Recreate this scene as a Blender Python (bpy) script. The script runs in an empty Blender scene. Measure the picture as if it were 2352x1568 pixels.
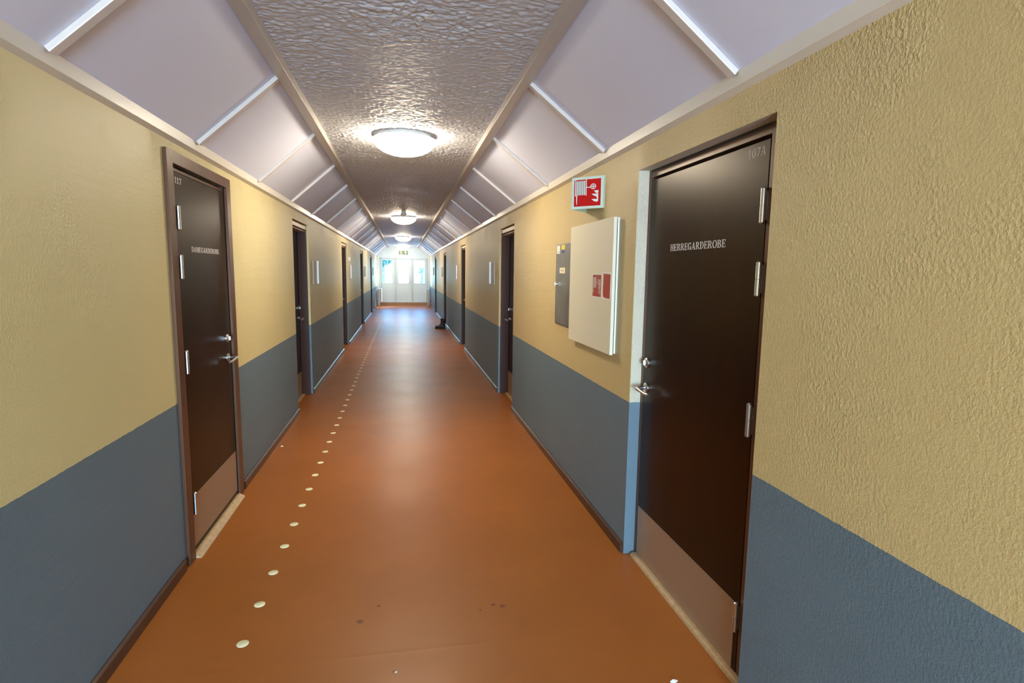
import bpy, math, random
from mathutils import Vector, Matrix

random.seed(7)
S = bpy.context.scene
COL = S.collection
PI = math.pi

# ------------------------------------------------------------------ camera, sky, sun, daylight, exposure
FPX, YAW, PITCH, ROLL = 1284.03, 0.1929, 0.1235, 0.0136
cam_d = bpy.data.cameras.new('camera')
cam_d.sensor_width = 36.0
cam_d.lens = FPX / 2352.0 * 36.0
cam_d.clip_start = 0.05
cam_d.clip_end = 400
cam = bpy.data.objects.new('camera', cam_d)
COL.objects.link(cam)
_f = Vector((math.sin(YAW) * math.cos(PITCH), math.cos(YAW) * math.cos(PITCH), -math.sin(PITCH)))
_r = Vector((math.cos(YAW), -math.sin(YAW), 0))
_u = _r.cross(_f)
_c, _s = math.cos(ROLL), math.sin(ROLL)
_r2 = _r * _c + _u * _s
_u2 = _u * _c - _r * _s
M = Matrix(((_r2.x, _u2.x, -_f.x), (_r2.y, _u2.y, -_f.y), (_r2.z, _u2.z, -_f.z))).to_4x4()
M.translation = (0, 0, 1.55)
cam.matrix_world = M
S.camera = cam

W = bpy.data.worlds.new('sky_world')
S.world = W
W.use_nodes = True
wn = W.node_tree
wn.nodes.clear()
wo = wn.nodes.new('ShaderNodeOutputWorld')
wb = wn.nodes.new('ShaderNodeBackground')
sk = wn.nodes.new('ShaderNodeTexSky')
sk.sky_type = 'NISHITA'
sk.sun_disc = False
sk.sun_elevation = math.radians(38)
sk.sun_rotation = math.radians(140)
sk.air_density = 1.3
sk.ozone_density = 2.0
wb.inputs['Strength'].default_value = 1.0
mx = wn.nodes.new('ShaderNodeMix')
mx.data_type = 'RGBA'
mx.blend_type = 'MULTIPLY'
mx.inputs[0].default_value = 1.0
mx.inputs[7].default_value = (0.34, 0.78, 1.2, 1)
wn.links.new(sk.outputs[0], mx.inputs[6])
wn.links.new(mx.outputs[2], wb.inputs[0])
wn.links.new(wb.outputs[0], wo.inputs[0])

sun_d = bpy.data.lights.new('sun', 'SUN')
sun_d.energy = 5.5
sun_d.angle = math.radians(0.6)
sun_d.color = (1.0, 0.98, 0.95)
sun = bpy.data.objects.new('sun', sun_d)
COL.objects.link(sun)
_sd = Vector((-1, -1.0, -math.tan(math.radians(35)) * 1.414))
sun.rotation_euler = _sd.to_track_quat('-Z', 'Y').to_euler()
sun.location = (10, 40, 10)

# daylight through the glazed doors behind the camera
da_d = bpy.data.lights.new('rear_window_daylight', 'AREA')
da_d.shape = 'RECTANGLE'
da_d.size = 1.9
da_d.size_y = 1.9
da_d.energy = 235.0
da_d.color = (0.60, 0.75, 1.0)
da = bpy.data.objects.new('rear_window_daylight', da_d)
COL.objects.link(da)
da.location = (0.03, -5.25, 1.15)
da.rotation_euler = (math.radians(90), 0, 0)
# daylight through the small glazed side light near the far doors
S.view_settings.view_transform = 'Standard'
S.view_settings.look = 'None'
S.view_settings.exposure = 1.72
S.view_settings.gamma = 1.0
S.view_settings.use_curve_mapping = False

# ------------------------------------------------------------------ dimensions
WL, WR = -1.124, 1.191          # wall faces
Y0, Y1 = -5.0, 25.79            # corridor ends
DADO = {-1: 0.868, 1: 0.861}

# ------------------------------------------------------------------ materials
def mat(name, color, rough=0.6, metal=0.0, spec=0.5, coat=0.0, coat_r=0.2):
    m = bpy.data.materials.new(name)
    m.use_nodes = True
    b = m.node_tree.nodes['Principled BSDF']
    b.inputs['Base Color'].default_value = (*color, 1)
    b.inputs['Roughness'].default_value = rough
    b.inputs['Metallic'].default_value = metal
    b.inputs['Specular IOR Level'].default_value = spec
    b.inputs['Coat Weight'].default_value = coat
    b.inputs['Coat Roughness'].default_value = coat_r
    return m

def nd(m, t):
    return m.node_tree.nodes.new(t)

def lk(m, a, b):
    m.node_tree.links.new(a, b)

def bsdf(m):
    return m.node_tree.nodes['Principled BSDF']

def noise(m, scale, detail=4, rough=0.55, stretch=(1, 1, 1), dist=0.0):
    g = nd(m, 'ShaderNodeNewGeometry')
    mp = nd(m, 'ShaderNodeMapping')
    mp.inputs['Scale'].default_value = stretch
    lk(m, g.outputs['Position'], mp.inputs['Vector'])
    n = nd(m, 'ShaderNodeTexNoise')
    n.inputs['Scale'].default_value = scale
    n.inputs['Detail'].default_value = detail
    n.inputs['Roughness'].default_value = rough
    n.inputs['Distortion'].default_value = dist
    lk(m, mp.outputs[0], n.inputs['Vector'])
    return n.outputs['Fac']

def math_(m, op, a, b=None, c=None, clamp=False):
    n = nd(m, 'ShaderNodeMath')
    n.operation = op
    n.use_clamp = clamp
    for i, v in enumerate((a, b, c)):
        if v is None:
            continue
        if isinstance(v, (int, float)):
            n.inputs[i].default_value = v
        else:
            lk(m, v, n.inputs[i])
    return n.outputs[0]

def ramp(m, fac, stops):
    r = nd(m, 'ShaderNodeValToRGB')
    el = r.color_ramp.elements
    while len(el) < len(stops):
        el.new(0.5)
    for e, (p, c) in zip(el, stops):
        e.position = p
        e.color = (*c, 1)
    lk(m, fac, r.inputs[0])
    return r.outputs[0]

def bump(m, h, strength, dist, normal=None):
    b = nd(m, 'ShaderNodeBump')
    b.inputs['Strength'].default_value = strength
    b.inputs['Distance'].default_value = dist
    lk(m, h, b.inputs['Height'])
    if normal is not None:
        lk(m, normal, b.inputs['Normal'])
    return b.outputs[0]

def mixc(m, fac, a, b):
    n = nd(m, 'ShaderNodeMix')
    n.data_type = 'RGBA'
    for k, v in ((0, fac), (6, a), (7, b)):
        if isinstance(v, (int, float)):
            n.inputs[k].default_value = v
        elif isinstance(v, tuple):
            n.inputs[k].default_value = (*v, 1)
        else:
            lk(m, v, n.inputs[k])
    return n.outputs[2]

YEL = (0.60, 0.48, 0.24)
BLU = (0.125, 0.18, 0.215)

def wall_material(name, dado, k=1.0, tone=1.0, tint=(1, 1, 1)):
    m = mat(name, YEL, 0.48)
    sc = lambda c, f=1.0: tuple(v * tone * g_ for v, g_ in zip(c, tint))
    g = nd(m, 'ShaderNodeNewGeometry')
    sx = nd(m, 'ShaderNodeSeparateXYZ')
    lk(m, g.outputs['Position'], sx.inputs[0])
    wob = noise(m, 30, 2)
    z = math_(m, 'ADD', sx.outputs['Z'], math_(m, 'MULTIPLY', math_(m, 'SUBTRACT', wob, 0.5), 0.006))
    up = math_(m, 'GREATER_THAN', z, dado)
    big = noise(m, 1.3, 3)
    yel = mixc(m, big, sc((0.595, 0.495, 0.240)), sc((0.655, 0.545, 0.270)))
    blu = mixc(m, big, (0.112, 0.164, 0.200), (0.133, 0.190, 0.230))
    # paler colour on the nearest door reveals, behind the wall face
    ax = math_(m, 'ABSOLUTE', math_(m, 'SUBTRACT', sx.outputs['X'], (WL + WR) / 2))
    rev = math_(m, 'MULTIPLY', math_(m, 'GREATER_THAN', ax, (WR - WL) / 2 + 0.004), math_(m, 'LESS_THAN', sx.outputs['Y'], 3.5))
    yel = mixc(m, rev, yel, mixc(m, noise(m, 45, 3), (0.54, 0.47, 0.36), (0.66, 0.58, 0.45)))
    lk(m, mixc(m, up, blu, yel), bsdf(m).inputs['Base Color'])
    # trowelled and painted plaster: fine grain, blobs in patches, a few horizontal ridges
    patch = math_(m, 'MULTIPLY', math_(m, 'SUBTRACT', noise(m, 1.7, 2), 0.42), 5.0, clamp=True)
    high = math_(m, 'MULTIPLY', math_(m, 'SUBTRACT', sx.outputs['Z'], 0.7), 0.8, clamp=True)
    amt = math_(m, 'ADD', math_(m, 'MULTIPLY', math_(m, 'MULTIPLY', patch, high), 0.95 * k), 0.20 * k)
    blobs = noise(m, 105, 3, 0.55, (1, 1, 0.85), 0.0)
    grain = noise(m, 190, 2)
    top = math_(m, 'MULTIPLY', math_(m, 'MULTIPLY', math_(m, 'SUBTRACT', sx.outputs['Z'], 1.97), 6.0, clamp=True),
                math_(m, 'MULTIPLY', math_(m, 'SUBTRACT', noise(m, 2.6, 1), 0.40), 5.0, clamp=True))
    amt = math_(m, 'ADD', amt, math_(m, 'MULTIPLY', top, 1.1))
    blob2 = math_(m, 'POWER', blobs, 1.6)
    h = math_(m, 'ADD', math_(m, 'MULTIPLY', blob2, amt), math_(m, 'MULTIPLY', grain, 0.13))
    ridge = noise(m, 3.0, 3, 0.5, (1, 0.35, 4.0), 0.3)
    h2 = math_(m, 'ADD', h, math_(m, 'MULTIPLY', ridge, 0.5))
    lk(m, bump(m, h2, 0.8, 0.0080), bsdf(m).inputs['Normal'])
    return m

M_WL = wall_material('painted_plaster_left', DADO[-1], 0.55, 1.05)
M_WR = wall_material('painted_plaster_right', DADO[1], 1.0, 0.93, (1.0, 0.915, 0.865))  # tone and tint put the walls' unequal, warmer lamp light into the yellow

M_CEIL = mat('ceiling_plaster', (0.57, 0.57, 0.605), 0.48, spec=0.30)
bsdf(M_CEIL).inputs['IOR'].default_value = 1.22
_h1 = noise(M_CEIL, 52, 3.5, 0.6, (0.6, 1.25, 1), 0.5)
_h2 = noise(M_CEIL, 11, 3, 0.5, (0.8, 1.3, 1))
_h = math_(M_CEIL, 'ADD', _h1, math_(M_CEIL, 'MULTIPLY', _h2, 0.8))
lk(M_CEIL, bump(M_CEIL, _h1, 0.5, 0.003), bsdf(M_CEIL).inputs['Normal'])

M_PANEL = mat('ceiling_board_paint', (0.71, 0.73, 0.88), 0.5)
lk(M_PANEL, bump(M_PANEL, noise(M_PANEL, 6, 2), 0.1, 0.003), bsdf(M_PANEL).inputs['Normal'])
M_TRIM = mat('ceiling_trim_paint', (0.72, 0.665, 0.58), 0.33)
lk(M_TRIM, bump(M_TRIM, noise(M_TRIM, 25, 3), 0.2, 0.002), bsdf(M_TRIM).inputs['Normal'])

M_FLOOR = mat('linoleum', (0.30, 0.10, 0.04), 0.34, spec=0.30)
def floor_nodes():
    m = M_FLOOR
    g = nd(m, 'ShaderNodeNewGeometry')
    sx = nd(m, 'ShaderNodeSeparateXYZ')
    lk(m, g.outputs['Position'], sx.inputs[0])
    big = noise(m, 1.6, 4)
    fine = noise(m, 260, 2)
    c = ramp(m, big, [(0.25, (0.305, 0.089, 0.007)), (0.75, (0.375, 0.110, 0.011))])
    c2 = mixc(m, math_(m, 'MULTIPLY', fine, 0.25), c, (0.38, 0.15, 0.06))
    # a few brown stains
    fac = None
    for (x, y, r) in ((-0.203, 2.395, 0.014), (-0.126, 2.501, 0.009), (0.40, 2.421, 0.011), (0.441, 2.404, 0.012), (0.335, 2.39, 0.006), (-0.05, 2.05, 0.007)):
        dx = math_(m, 'SUBTRACT', sx.outputs['X'], x)
        dy = math_(m, 'SUBTRACT', sx.outputs['Y'], y)
        d = math_(m, 'SQRT', math_(m, 'ADD', math_(m, 'MULTIPLY', dx, dx), math_(m, 'MULTIPLY', dy, dy)))
        d = math_(m, 'ADD', d, math_(m, 'MULTIPLY', math_(m, 'SUBTRACT', noise(m, 90, 2), 0.5), r * 1.4))
        k = math_(m, 'LESS_THAN', d, r)
        fac = k if fac is None else math_(m, 'MAXIMUM', fac, k)
    c3 = mixc(m, math_(m, 'MULTIPLY', fac, 0.75), c2, (0.13, 0.03, 0.01))
    lk(m, c3, bsdf(m).inputs['Base Color'])
    rr = math_(m, 'ADD', math_(m, 'MULTIPLY', noise(m, 2.2, 3), 0.14), 0.33)
    lk(m, rr, bsdf(m).inputs['Roughness'])
    # cross seams of the sheets
    seam = None
    for y in (2.16, 4.44, 8.75, 11.95, 13.1, 15.45, 18.2, 21.3):
        d = math_(m, 'ABSOLUTE', math_(m, 'SUBTRACT', math_(m, 'ADD', sx.outputs['Y'], math_(m, 'MULTIPLY', noise(m, 1.5, 1), 0.03)), y + 0.015))
        k = math_(m, 'SUBTRACT', 1.0, math_(m, 'MULTIPLY', d, 60.0), clamp=True)
        seam = k if seam is None else math_(m, 'MAXIMUM', seam, k)
    und = noise(m, 1.1, 2, 0.5, (0.8, 2.4, 1))
    h = math_(m, 'ADD', math_(m, 'MULTIPLY', seam, 0.10), math_(m, 'MULTIPLY', und, 0.55))
    h = math_(m, 'ADD', h, math_(m, 'MULTIPLY', noise(m, 60, 2), 0.012))
    lk(m, bump(m, h, 0.5, 0.006), bsdf(m).inputs['Normal'])
floor_nodes()

def wood(name, a, b, rough=0.38, scale=18, spec=0.5):
    m = mat(name, a, rough, spec=spec)
    n = noise(m, scale, 5, 0.6, (1, 1, 0.07), 0.4)
    lk(m, ramp(m, n, [(0.3, a), (0.7, b)]), bsdf(m).inputs['Base Color'])
    lk(m, bump(m, n, 0.08, 0.001), bsdf(m).inputs['Normal'])
    return m

M_LEAF = wood('dark_brown_door_laminate', (0.016, 0.0055, 0.0025), (0.022, 0.007, 0.002), 0.31, spec=0.20)
bsdf(M_LEAF).inputs['Specular Tint'].default_value = (1.0, 0.74, 0.44, 1)
M_FRAME = wood('red_brown_frame_paint', (0.085, 0.034, 0.019), (0.115, 0.048, 0.027), 0.36)
M_FRAMED = wood('dark_frame_paint', (0.048, 0.018, 0.013), (0.066, 0.025, 0.018), 0.36, spec=0.25)
bsdf(M_FRAME).inputs['Specular Tint'].default_value = (1.0, 0.82, 0.62, 1)
M_BASE = wood('dark_skirting_paint', (0.050, 0.018, 0.009), (0.075, 0.028, 0.014), 0.30, 6)
M_FILL = mat('cream_head_strip', (0.56, 0.43, 0.31), 0.45)
M_THRESH = wood('worn_oak', (0.42, 0.27, 0.13), (0.55, 0.38, 0.20), 0.45, 30)
M_STEEL = mat('brushed_steel', (0.66, 0.66, 0.66), 0.33, 1.0)
M_KICK = mat('brushed_kick_plate', (0.48, 0.36, 0.25), 0.50, 0.7)
lk(M_KICK, bump(M_KICK, noise(M_KICK, 400, 2, 0.5, (1, 1, 0.02)), 0.1, 0.0004), bsdf(M_KICK).inputs['Normal'])
M_LETTER = mat('pale_vinyl_lettering', (0.62, 0.56, 0.50), 0.5)
M_WHITE = mat('white_enamel', (0.78, 0.77, 0.74), 0.35)
M_WDOOR = mat('white_door_paint', (0.64, 0.76, 0.85), 0.4)
M_CAB = mat('cream_white_cabinet_paint', (0.76, 0.70, 0.53), 0.42)
M_CABEDGE = mat('white_cabinet_edge', (0.85, 0.87, 0.88), 0.3)
M_DARKGAP = mat('dark_gasket', (0.02, 0.02, 0.022), 0.6)
M_GREY = mat('grey_metal_paint', (0.20, 0.185, 0.165), 0.32, 0.3)
lk(M_GREY, ramp(M_GREY, noise(M_GREY, 5, 3), [(0.3, (0.165, 0.155, 0.14)), (0.7, (0.25, 0.235, 0.215))]), bsdf(M_GREY).inputs['Base Color'])
M_RED = mat('sign_red', (0.55, 0.004, 0.004), 0.4)
M_RED2 = mat('faded_sticker_red', (0.42, 0.05, 0.03), 0.35)
M_SIGNW = mat('sign_white', (0.80, 0.78, 0.72), 0.4)
M_GLOWB = mat('pale_green_border', (0.62, 0.75, 0.60), 0.4)
M_GREEN = mat('exit_green', (0.17, 0.24, 0.15), 0.5)
M_YELLAB = mat('yellow_label', (0.80, 0.62, 0.03), 0.4)
M_BLULAB = mat('blue_label', (0.05, 0.05, 0.22), 0.4)
M_CREAM = mat('cream_label', (0.80, 0.72, 0.48), 0.5)
M_PRINT = mat('grey_print', (0.35, 0.30, 0.24), 0.6)
M_DOT = mat('pale_yellow_marker', (0.86, 0.80, 0.50), 0.35)
M_BOOT = mat('black_rubber_leather', (0.010, 0.010, 0.011), 0.5)
M_LACE = mat('black_lace', (0.03, 0.03, 0.03), 0.8)
M_PAPER = mat('white_litter', (0.8, 0.76, 0.72), 0.7)
M_PLASTIC = mat('white_tray_plastic', (0.88, 0.90, 0.92), 0.3)
M_HOLDER = mat('notice_holder_frame', (0.42, 0.37, 0.28), 0.4)
M_RAD = mat('radiator_enamel', (0.78, 0.82, 0.83), 0.35)
M_BLACK = mat('black_slot', (0.02, 0.02, 0.02), 0.6)

M_LAMP = mat('opal_glass_lit', (0.9, 0.9, 0.88), 0.25)
bsdf(M_LAMP).inputs['Emission Color'].default_value = (1.0, 0.885, 0.68, 1)
bsdf(M_LAMP).inputs['Emission Strength'].default_value = 20.0

M_GLASS = bpy.data.materials.new('window_glass')
M_GLASS.use_nodes = True
_t = M_GLASS.node_tree
_t.nodes.clear()
_o = _t.nodes.new('ShaderNodeOutputMaterial')
_m = _t.nodes.new('ShaderNodeMixShader')
_tr = _t.nodes.new('ShaderNodeBsdfTransparent')
_tr.inputs[0].default_value = (0.93, 0.97, 0.96, 1)
_gl = _t.nodes.new('ShaderNodeBsdfGlossy')
_gl.inputs['Roughness'].default_value = 0.02
_lw = _t.nodes.new('ShaderNodeLayerWeight')
_lw.inputs[0].default_value = 0.5
_pw = _t.nodes.new('ShaderNodeMath')
_pw.operation = 'POWER'
_pw.inputs[1].default_value = 5.0
_fr = _t.nodes.new('ShaderNodeMath')
_fr.operation = 'MULTIPLY_ADD'
_fr.inputs[1].default_value = 0.9
_fr.inputs[2].default_value = 0.04
_t.links.new(_lw.outputs['Facing'], _pw.inputs[0])
_t.links.new(_pw.outputs[0], _fr.inputs[0])
_t.links.new(_fr.outputs[0], _m.inputs[0])
_t.links.new(_tr.outputs[0], _m.inputs[1])
_t.links.new(_gl.outputs[0], _m.inputs[2])
_t.links.new(_m.outputs[0], _o.inputs[0])

M_GRAVEL = mat('pale_gravel', (0.68, 0.68, 0.66), 0.9)
M_GRASS = mat('pale_paving', (0.66, 0.68, 0.67), 0.9)
M_LEAVES = mat('tree_leaves', (0.06, 0.13, 0.10), 0.7)
M_BARK = mat('bark', (0.12, 0.09, 0.06), 0.9)
M_HEDGE = mat('hedge_leaves', (0.07, 0.14, 0.11), 0.8)

# ------------------------------------------------------------------ mesh helpers
class MB:
    def __init__(self):
        self.v, self.f, self.sm = [], [], []

    def add(self, vs, fs, smooth=False):
        n = len(self.v)
        self.v += [tuple(p) for p in vs]
        self.f += [tuple(n + i for i in f) for f in fs]
        self.sm += [smooth] * len(fs)
        return self

    def box(self, x0, x1, y0, y1, z0, z1):
        x0, x1 = min(x0, x1), max(x0, x1)
        y0, y1 = min(y0, y1), max(y0, y1)
        z0, z1 = min(z0, z1), max(z0, z1)
        v = [(x, y, z) for x in (x0, x1) for y in (y0, y1) for z in (z0, z1)]
        f = [(0, 1, 3, 2), (4, 6, 7, 5), (0, 4, 5, 1), (2, 3, 7, 6), (0, 2, 6, 4), (1, 5, 7, 3)]
        return self.add(v, f)

    def prism(self, poly, axis, a0, a1):
        """poly: list of 2D points in the two other axes (in x,y,z order), extruded along axis."""
        n = len(poly)
        def P(p, a):
            if axis == 'x':
                return (a, p[0], p[1])
            if axis == 'y':
                return (p[0], a, p[1])
            return (p[0], p[1], a)
        v = [P(p, a0) for p in poly] + [P(p, a1) for p in poly]
        f = [tuple(range(n))[::-1], tuple(range(n, 2 * n))]
        f += [(i, (i + 1) % n, n + (i + 1) % n, n + i) for i in range(n)]
        return self.add(v, f)

    def tube(self, pts, r, seg=12, cap=True):
        pts = [Vector(p) for p in pts]
        rs = r if isinstance(r, (list, tuple)) else [r] * len(pts)
        rings, up = [], None
        for i, p in enumerate(pts):
            a = pts[max(i - 1, 0)]
            b = pts[min(i + 1, len(pts) - 1)]
            d = (b - a).normalized()
            if up is None:
                up = Vector((0, 0, 1)) if abs(d.z) < 0.9 else Vector((1, 0, 0))
            s = d.cross(up).normalized()
            up = s.cross(d).normalized()
            rings.append([p + (s * math.cos(t) + up * math.sin(t)) * rs[i] for t in [2 * PI * k / seg for k in range(seg)]])
        return self.rings(rings, cap)

    def rings(self, rings, cap=True, closed=True):
        n = len(rings[0])
        v = [q for rg in rings for q in rg]
        f = []
        for i in range(len(rings) - 1):
            for k in range(n if closed else n - 1):
                f.append((i * n + k, i * n + (k + 1) % n, (i + 1) * n + (k + 1) % n, (i + 1) * n + k))
        self.add(v, f, True)
        if cap:
            m = len(self.v) - len(v)
            self.f.append(tuple(m + k for k in range(n))[::-1])
            self.f.append(tuple(m + (len(rings) - 1) * n + k for k in range(n)))
            self.sm += [False, False]
        return self

    def lathe(self, prof, c=(0, 0, 0), axis='z', seg=32, cap=True):
        """prof: list of (radius, height along axis)."""
        rg = []
        for r, h in prof:
            ring = []
            for k in range(seg):
                t = 2 * PI * k / seg
                a, b = r * math.cos(t), r * math.sin(t)
                if axis == 'z':
                    ring.append((c[0] + a, c[1] + b, c[2] + h))
                elif axis == 'x':
                    ring.append((c[0] + h, c[1] + a, c[2] + b))
                else:
                    ring.append((c[0] + a, c[1] + h, c[2] + b))
            rg.append(ring)
        return self.rings(rg, cap)

    def build(self, name, m, parent=None, origin=None, bevel=0.0, bseg=2):
        me = bpy.data.meshes.new(name)
        o = Vector(origin) if origin is not None else Vector((0, 0, 0))
        me.from_pydata([tuple(Vector(p) - o) for p in self.v], [], self.f)
        for p, s in zip(me.polygons, self.sm):
            p.use_smooth = s
        me.update()
        me.materials.append(m)
        import bmesh
        bm = bmesh.new()
        bm.from_mesh(me)
        bmesh.ops.recalc_face_normals(bm, faces=bm.faces)
        for e_ in bm.edges:
            if len(e_.link_faces) == 2 and e_.calc_face_angle(0.0) > 0.70:
                e_.smooth = False
        bm.to_mesh(me)
        bm.free()
        ob = bpy.data.objects.new(name, me)
        COL.objects.link(ob)
        if parent is not None:
            ob.parent = parent
            ob.location = o - PW(parent)
        else:
            ob.location = o
        if bevel:
            b = ob.modifiers.new('bevel', 'BEVEL')
            b.width = bevel
            b.segments = bseg
            b.limit_method = 'ANGLE'
            b.angle_limit = math.radians(50)
        return ob


def PW(o):
    w = Vector((0, 0, 0))
    while o is not None:
        w += Vector(o.location)
        o = o.parent
    return w

def tag(o, label=None, cat=None, group=None, kind=None):
    if label:
        o['label'] = label
    if cat:
        o['category'] = cat
    if group:
        o['group'] = group
    if kind:
        o['kind'] = kind
    return o

def empty(name, loc, label=None, cat=None, group=None, kind=None):
    o = bpy.data.objects.new(name, None)
    o.empty_display_size = 0.1
    COL.objects.link(o)
    o.location = loc
    return tag(o, label, cat, group, kind)

def copy_tree(o, parent=None):
    c = o.copy()
    COL.objects.link(c)
    c.parent = parent
    for ch in [x for x in bpy.data.objects if x.parent == o]:
        copy_tree(ch, c)
    return c

# ------------------------------------------------------------------ door positions: (side, style, y_near, y_far, label)
DOORS = [
    (-1, 'B', 3.06, 4.01, 'dark brown door with wooden casing and the lettering DAMEGARDEROBE'),
    (1, 'A', 1.685, 2.775, 'large dark brown door lettered HERREGARDEROBE beside the white cabinet'),
    (-1, 'C', 6.25, 7.24, 'recessed dark brown door next beyond the DAMEGARDEROBE door on that wall'),
    (1, 'C', 6.05, 7.00, 'recessed dark brown door next beyond the grey wall cabinet'),
    (-1, 'C', 11.02, 12.04, 'third door along the wall of the DAMEGARDEROBE door, with a small white box after it'),
    (1, 'C', 10.95, 11.87, 'third door along the wall of the HERREGARDEROBE door'),
    (-1, 'C', 15.72, 16.80, 'fourth door along the wall of the DAMEGARDEROBE door'),
    (1, 'C', 15.88, 16.88, 'dark door with the black boots standing in front of its jamb'),
    (-1, 'C', 20.42, 21.46, 'last dark door before the white end doors on the DAMEGARDEROBE side'),
    (1, 'C', 20.55, 21.50, 'last dark door before the white end doors on the HERREGARDEROBE side'),
]
TOP = 2.075
RL, RR = WL + 0.0, WR - 0.0

# ------------------------------------------------------------------ floor, walls, ceiling
b = MB()
b.box(WL - 0.25, WR + 0.25, Y0 - 0.2, Y1 + 0.15, -0.12, 0)
tag(b.build('floor', M_FLOOR), kind='structure')

def wall(side, m, name):
    b = MB()
    x = WL if side < 0 else WR
    xo = x + side * 0.22
    ds = sorted([(d[2], d[3]) for d in DOORS if d[0] == side])
    y = Y0 - 0.2
    zt = 2.75
    for a, c in ds:
        b.box(x, xo, y, a, 0, zt)
        b.box(x, xo, a, c, TOP, zt)
        y = c
    b.box(x, xo, y, Y1 + 0.15, 0, zt)
    return tag(b.build(name, m), kind='structure')
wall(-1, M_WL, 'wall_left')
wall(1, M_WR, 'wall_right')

# backing behind the doors so that no light leaks through the gaps
BEL, BER, BEZ = -0.5825, 0.6248, 2.556
CEZ = 2.606
b = MB()
import numpy as np
def vnoise(x, y, seed):
    rs = np.random.RandomState(seed)
    tab = rs.rand(512, 512)
    xi, yi = np.floor(x).astype(int), np.floor(y).astype(int)
    fx, fy = x - xi, y - yi
    fx = fx * fx * fx * (fx * (fx * 6 - 15) + 10)
    fy = fy * fy * fy * (fy * (fy * 6 - 15) + 10)
    g = lambda a, c: tab[a % 512, c % 512]
    return (g(xi, yi) * (1 - fx) + g(xi + 1, yi) * fx) * (1 - fy) + (g(xi, yi + 1) * (1 - fx) + g(xi + 1, yi + 1) * fx) * fy
def ceiling_mesh():
    # thickly trowelled plaster: real relief, finer steps near the camera
    xs = np.arange(BEL - 0.02, BER + 0.021, 0.0052)
    ys, y = [Y0 - 0.2, 0.6], 1.3
    while y < Y1 + 0.15:
        ys.append(y)
        y += 0.0050 + max(0.0, y - 3.0) ** 1.6 * 0.0013
    ys.append(Y1 + 0.15)
    X, Yg = np.meshgrid(xs, np.array(ys), indexing='ij')
    wx_ = X + 0.03 * vnoise(X * 9, Yg * 9, 5)
    wy_ = Yg + 0.03 * vnoise(X * 8 + 40, Yg * 8, 6)
    h = 0.50 * np.abs(vnoise(wx_ * 30, wy_ * 46, 1) * 2 - 1) + 0.30 * vnoise(wx_ * 58, wy_ * 84, 2) + 0.15 * vnoise(wx_ * 90, wy_ * 110, 3)
    patch = 0.45 + 0.9 * vnoise(X * 2.3, Yg * 2.3, 4)
    Z = CEZ + 0.002 - 0.0125 * patch * h + 0.003 * vnoise(X * 3, Yg * 1.5, 8)
    nx_, ny_ = X.shape
    v = np.stack([X, Yg, Z], -1).reshape(-1, 3)
    i = np.arange(nx_ - 1)[:, None] * ny_ + np.arange(ny_ - 1)[None, :]
    f = np.stack([i, i + 1, i + ny_ + 1, i + ny_], -1).reshape(-1, 4)
    me = bpy.data.meshes.new('ceiling')
    me.from_pydata(v.tolist(), [], f.tolist())
    n0 = len(me.polygons)
    me.polygons.foreach_set('use_smooth', [True] * n0)
    me.materials.append(M_CEIL)
    me.update()
    o = bpy.data.objects.new('ceiling', me)
    COL.objects.link(o)
    return tag(o, kind='structure')
ceiling_mesh()
b.box(BEL - 0.09, BER + 0.09, Y0 - 0.2, Y1 + 0.15, CEZ + 0.012, CEZ + 0.13)
tag(b.build('ceiling_slab', M_CEIL), kind='structure')

# sloping boards (left and right) and the flat closing above
EL, ER = (-1.094, 2.180), (1.161, 2.212)     # lower edge of eaves trim
def slope(side, e, be, name):
    # panel surface behind trim and battens
    a = (e[0] + side * 0.004, e[1] + 0.047)
    t = (be + side * 0.075, CEZ + 0.012)
    b = MB()
    b.prism([a, t, (t[0], t[1] + 0.06), (a[0] + side * 0.13, a[1] + 0.08)], 'y', Y0 - 0.2, Y1 + 0.15)
    tag(b.build(name, M_PANEL), kind='structure')
    return a, t
PLa, PLt = slope(-1, EL, BEL, 'ceiling_slope_left')
PRa, PRt = slope(1, ER, BER, 'ceiling_slope_right')

M_BEAM = mat('ridge_beam_paint', (0.50, 0.445, 0.40), 0.38)
M_BATTEN = mat('batten_paint', (0.66, 0.60, 0.55), 0.3)
def trim(poly, name, y0=Y0, y1=Y1, m=None):
    b = MB()
    b.prism(poly, 'y', y0, y1)
    return tag(b.build(name, m or M_TRIM, bevel=0.0015), kind='structure')
# eaves boards
trim([(EL[0], EL[1]), (EL[0], EL[1] + 0.051), (WL - 0.01, EL[1] + 0.051), (WL - 0.01, 2.166)], 'trim_1')
trim([(ER[0], ER[1]), (ER[0], ER[1] + 0.051), (WR + 0.01, ER[1] + 0.051), (WR + 0.01, 2.195)], 'trim_2')
# ridge beams either side of the flat strip
trim([(BEL, BEZ), (BEL, CEZ + 0.01), (BEL - 0.085, CEZ + 0.01), (BEL - 0.085, BEZ + 0.034), (BEL - 0.006, BEZ + 0.001)], 'trim_3', m=M_BEAM)
trim([(BER, BEZ), (BER, CEZ + 0.01), (BER + 0.085, CEZ + 0.01), (BER + 0.085, BEZ + 0.034), (BER + 0.006, BEZ + 0.001)], 'trim_4', m=M_BEAM)
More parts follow.
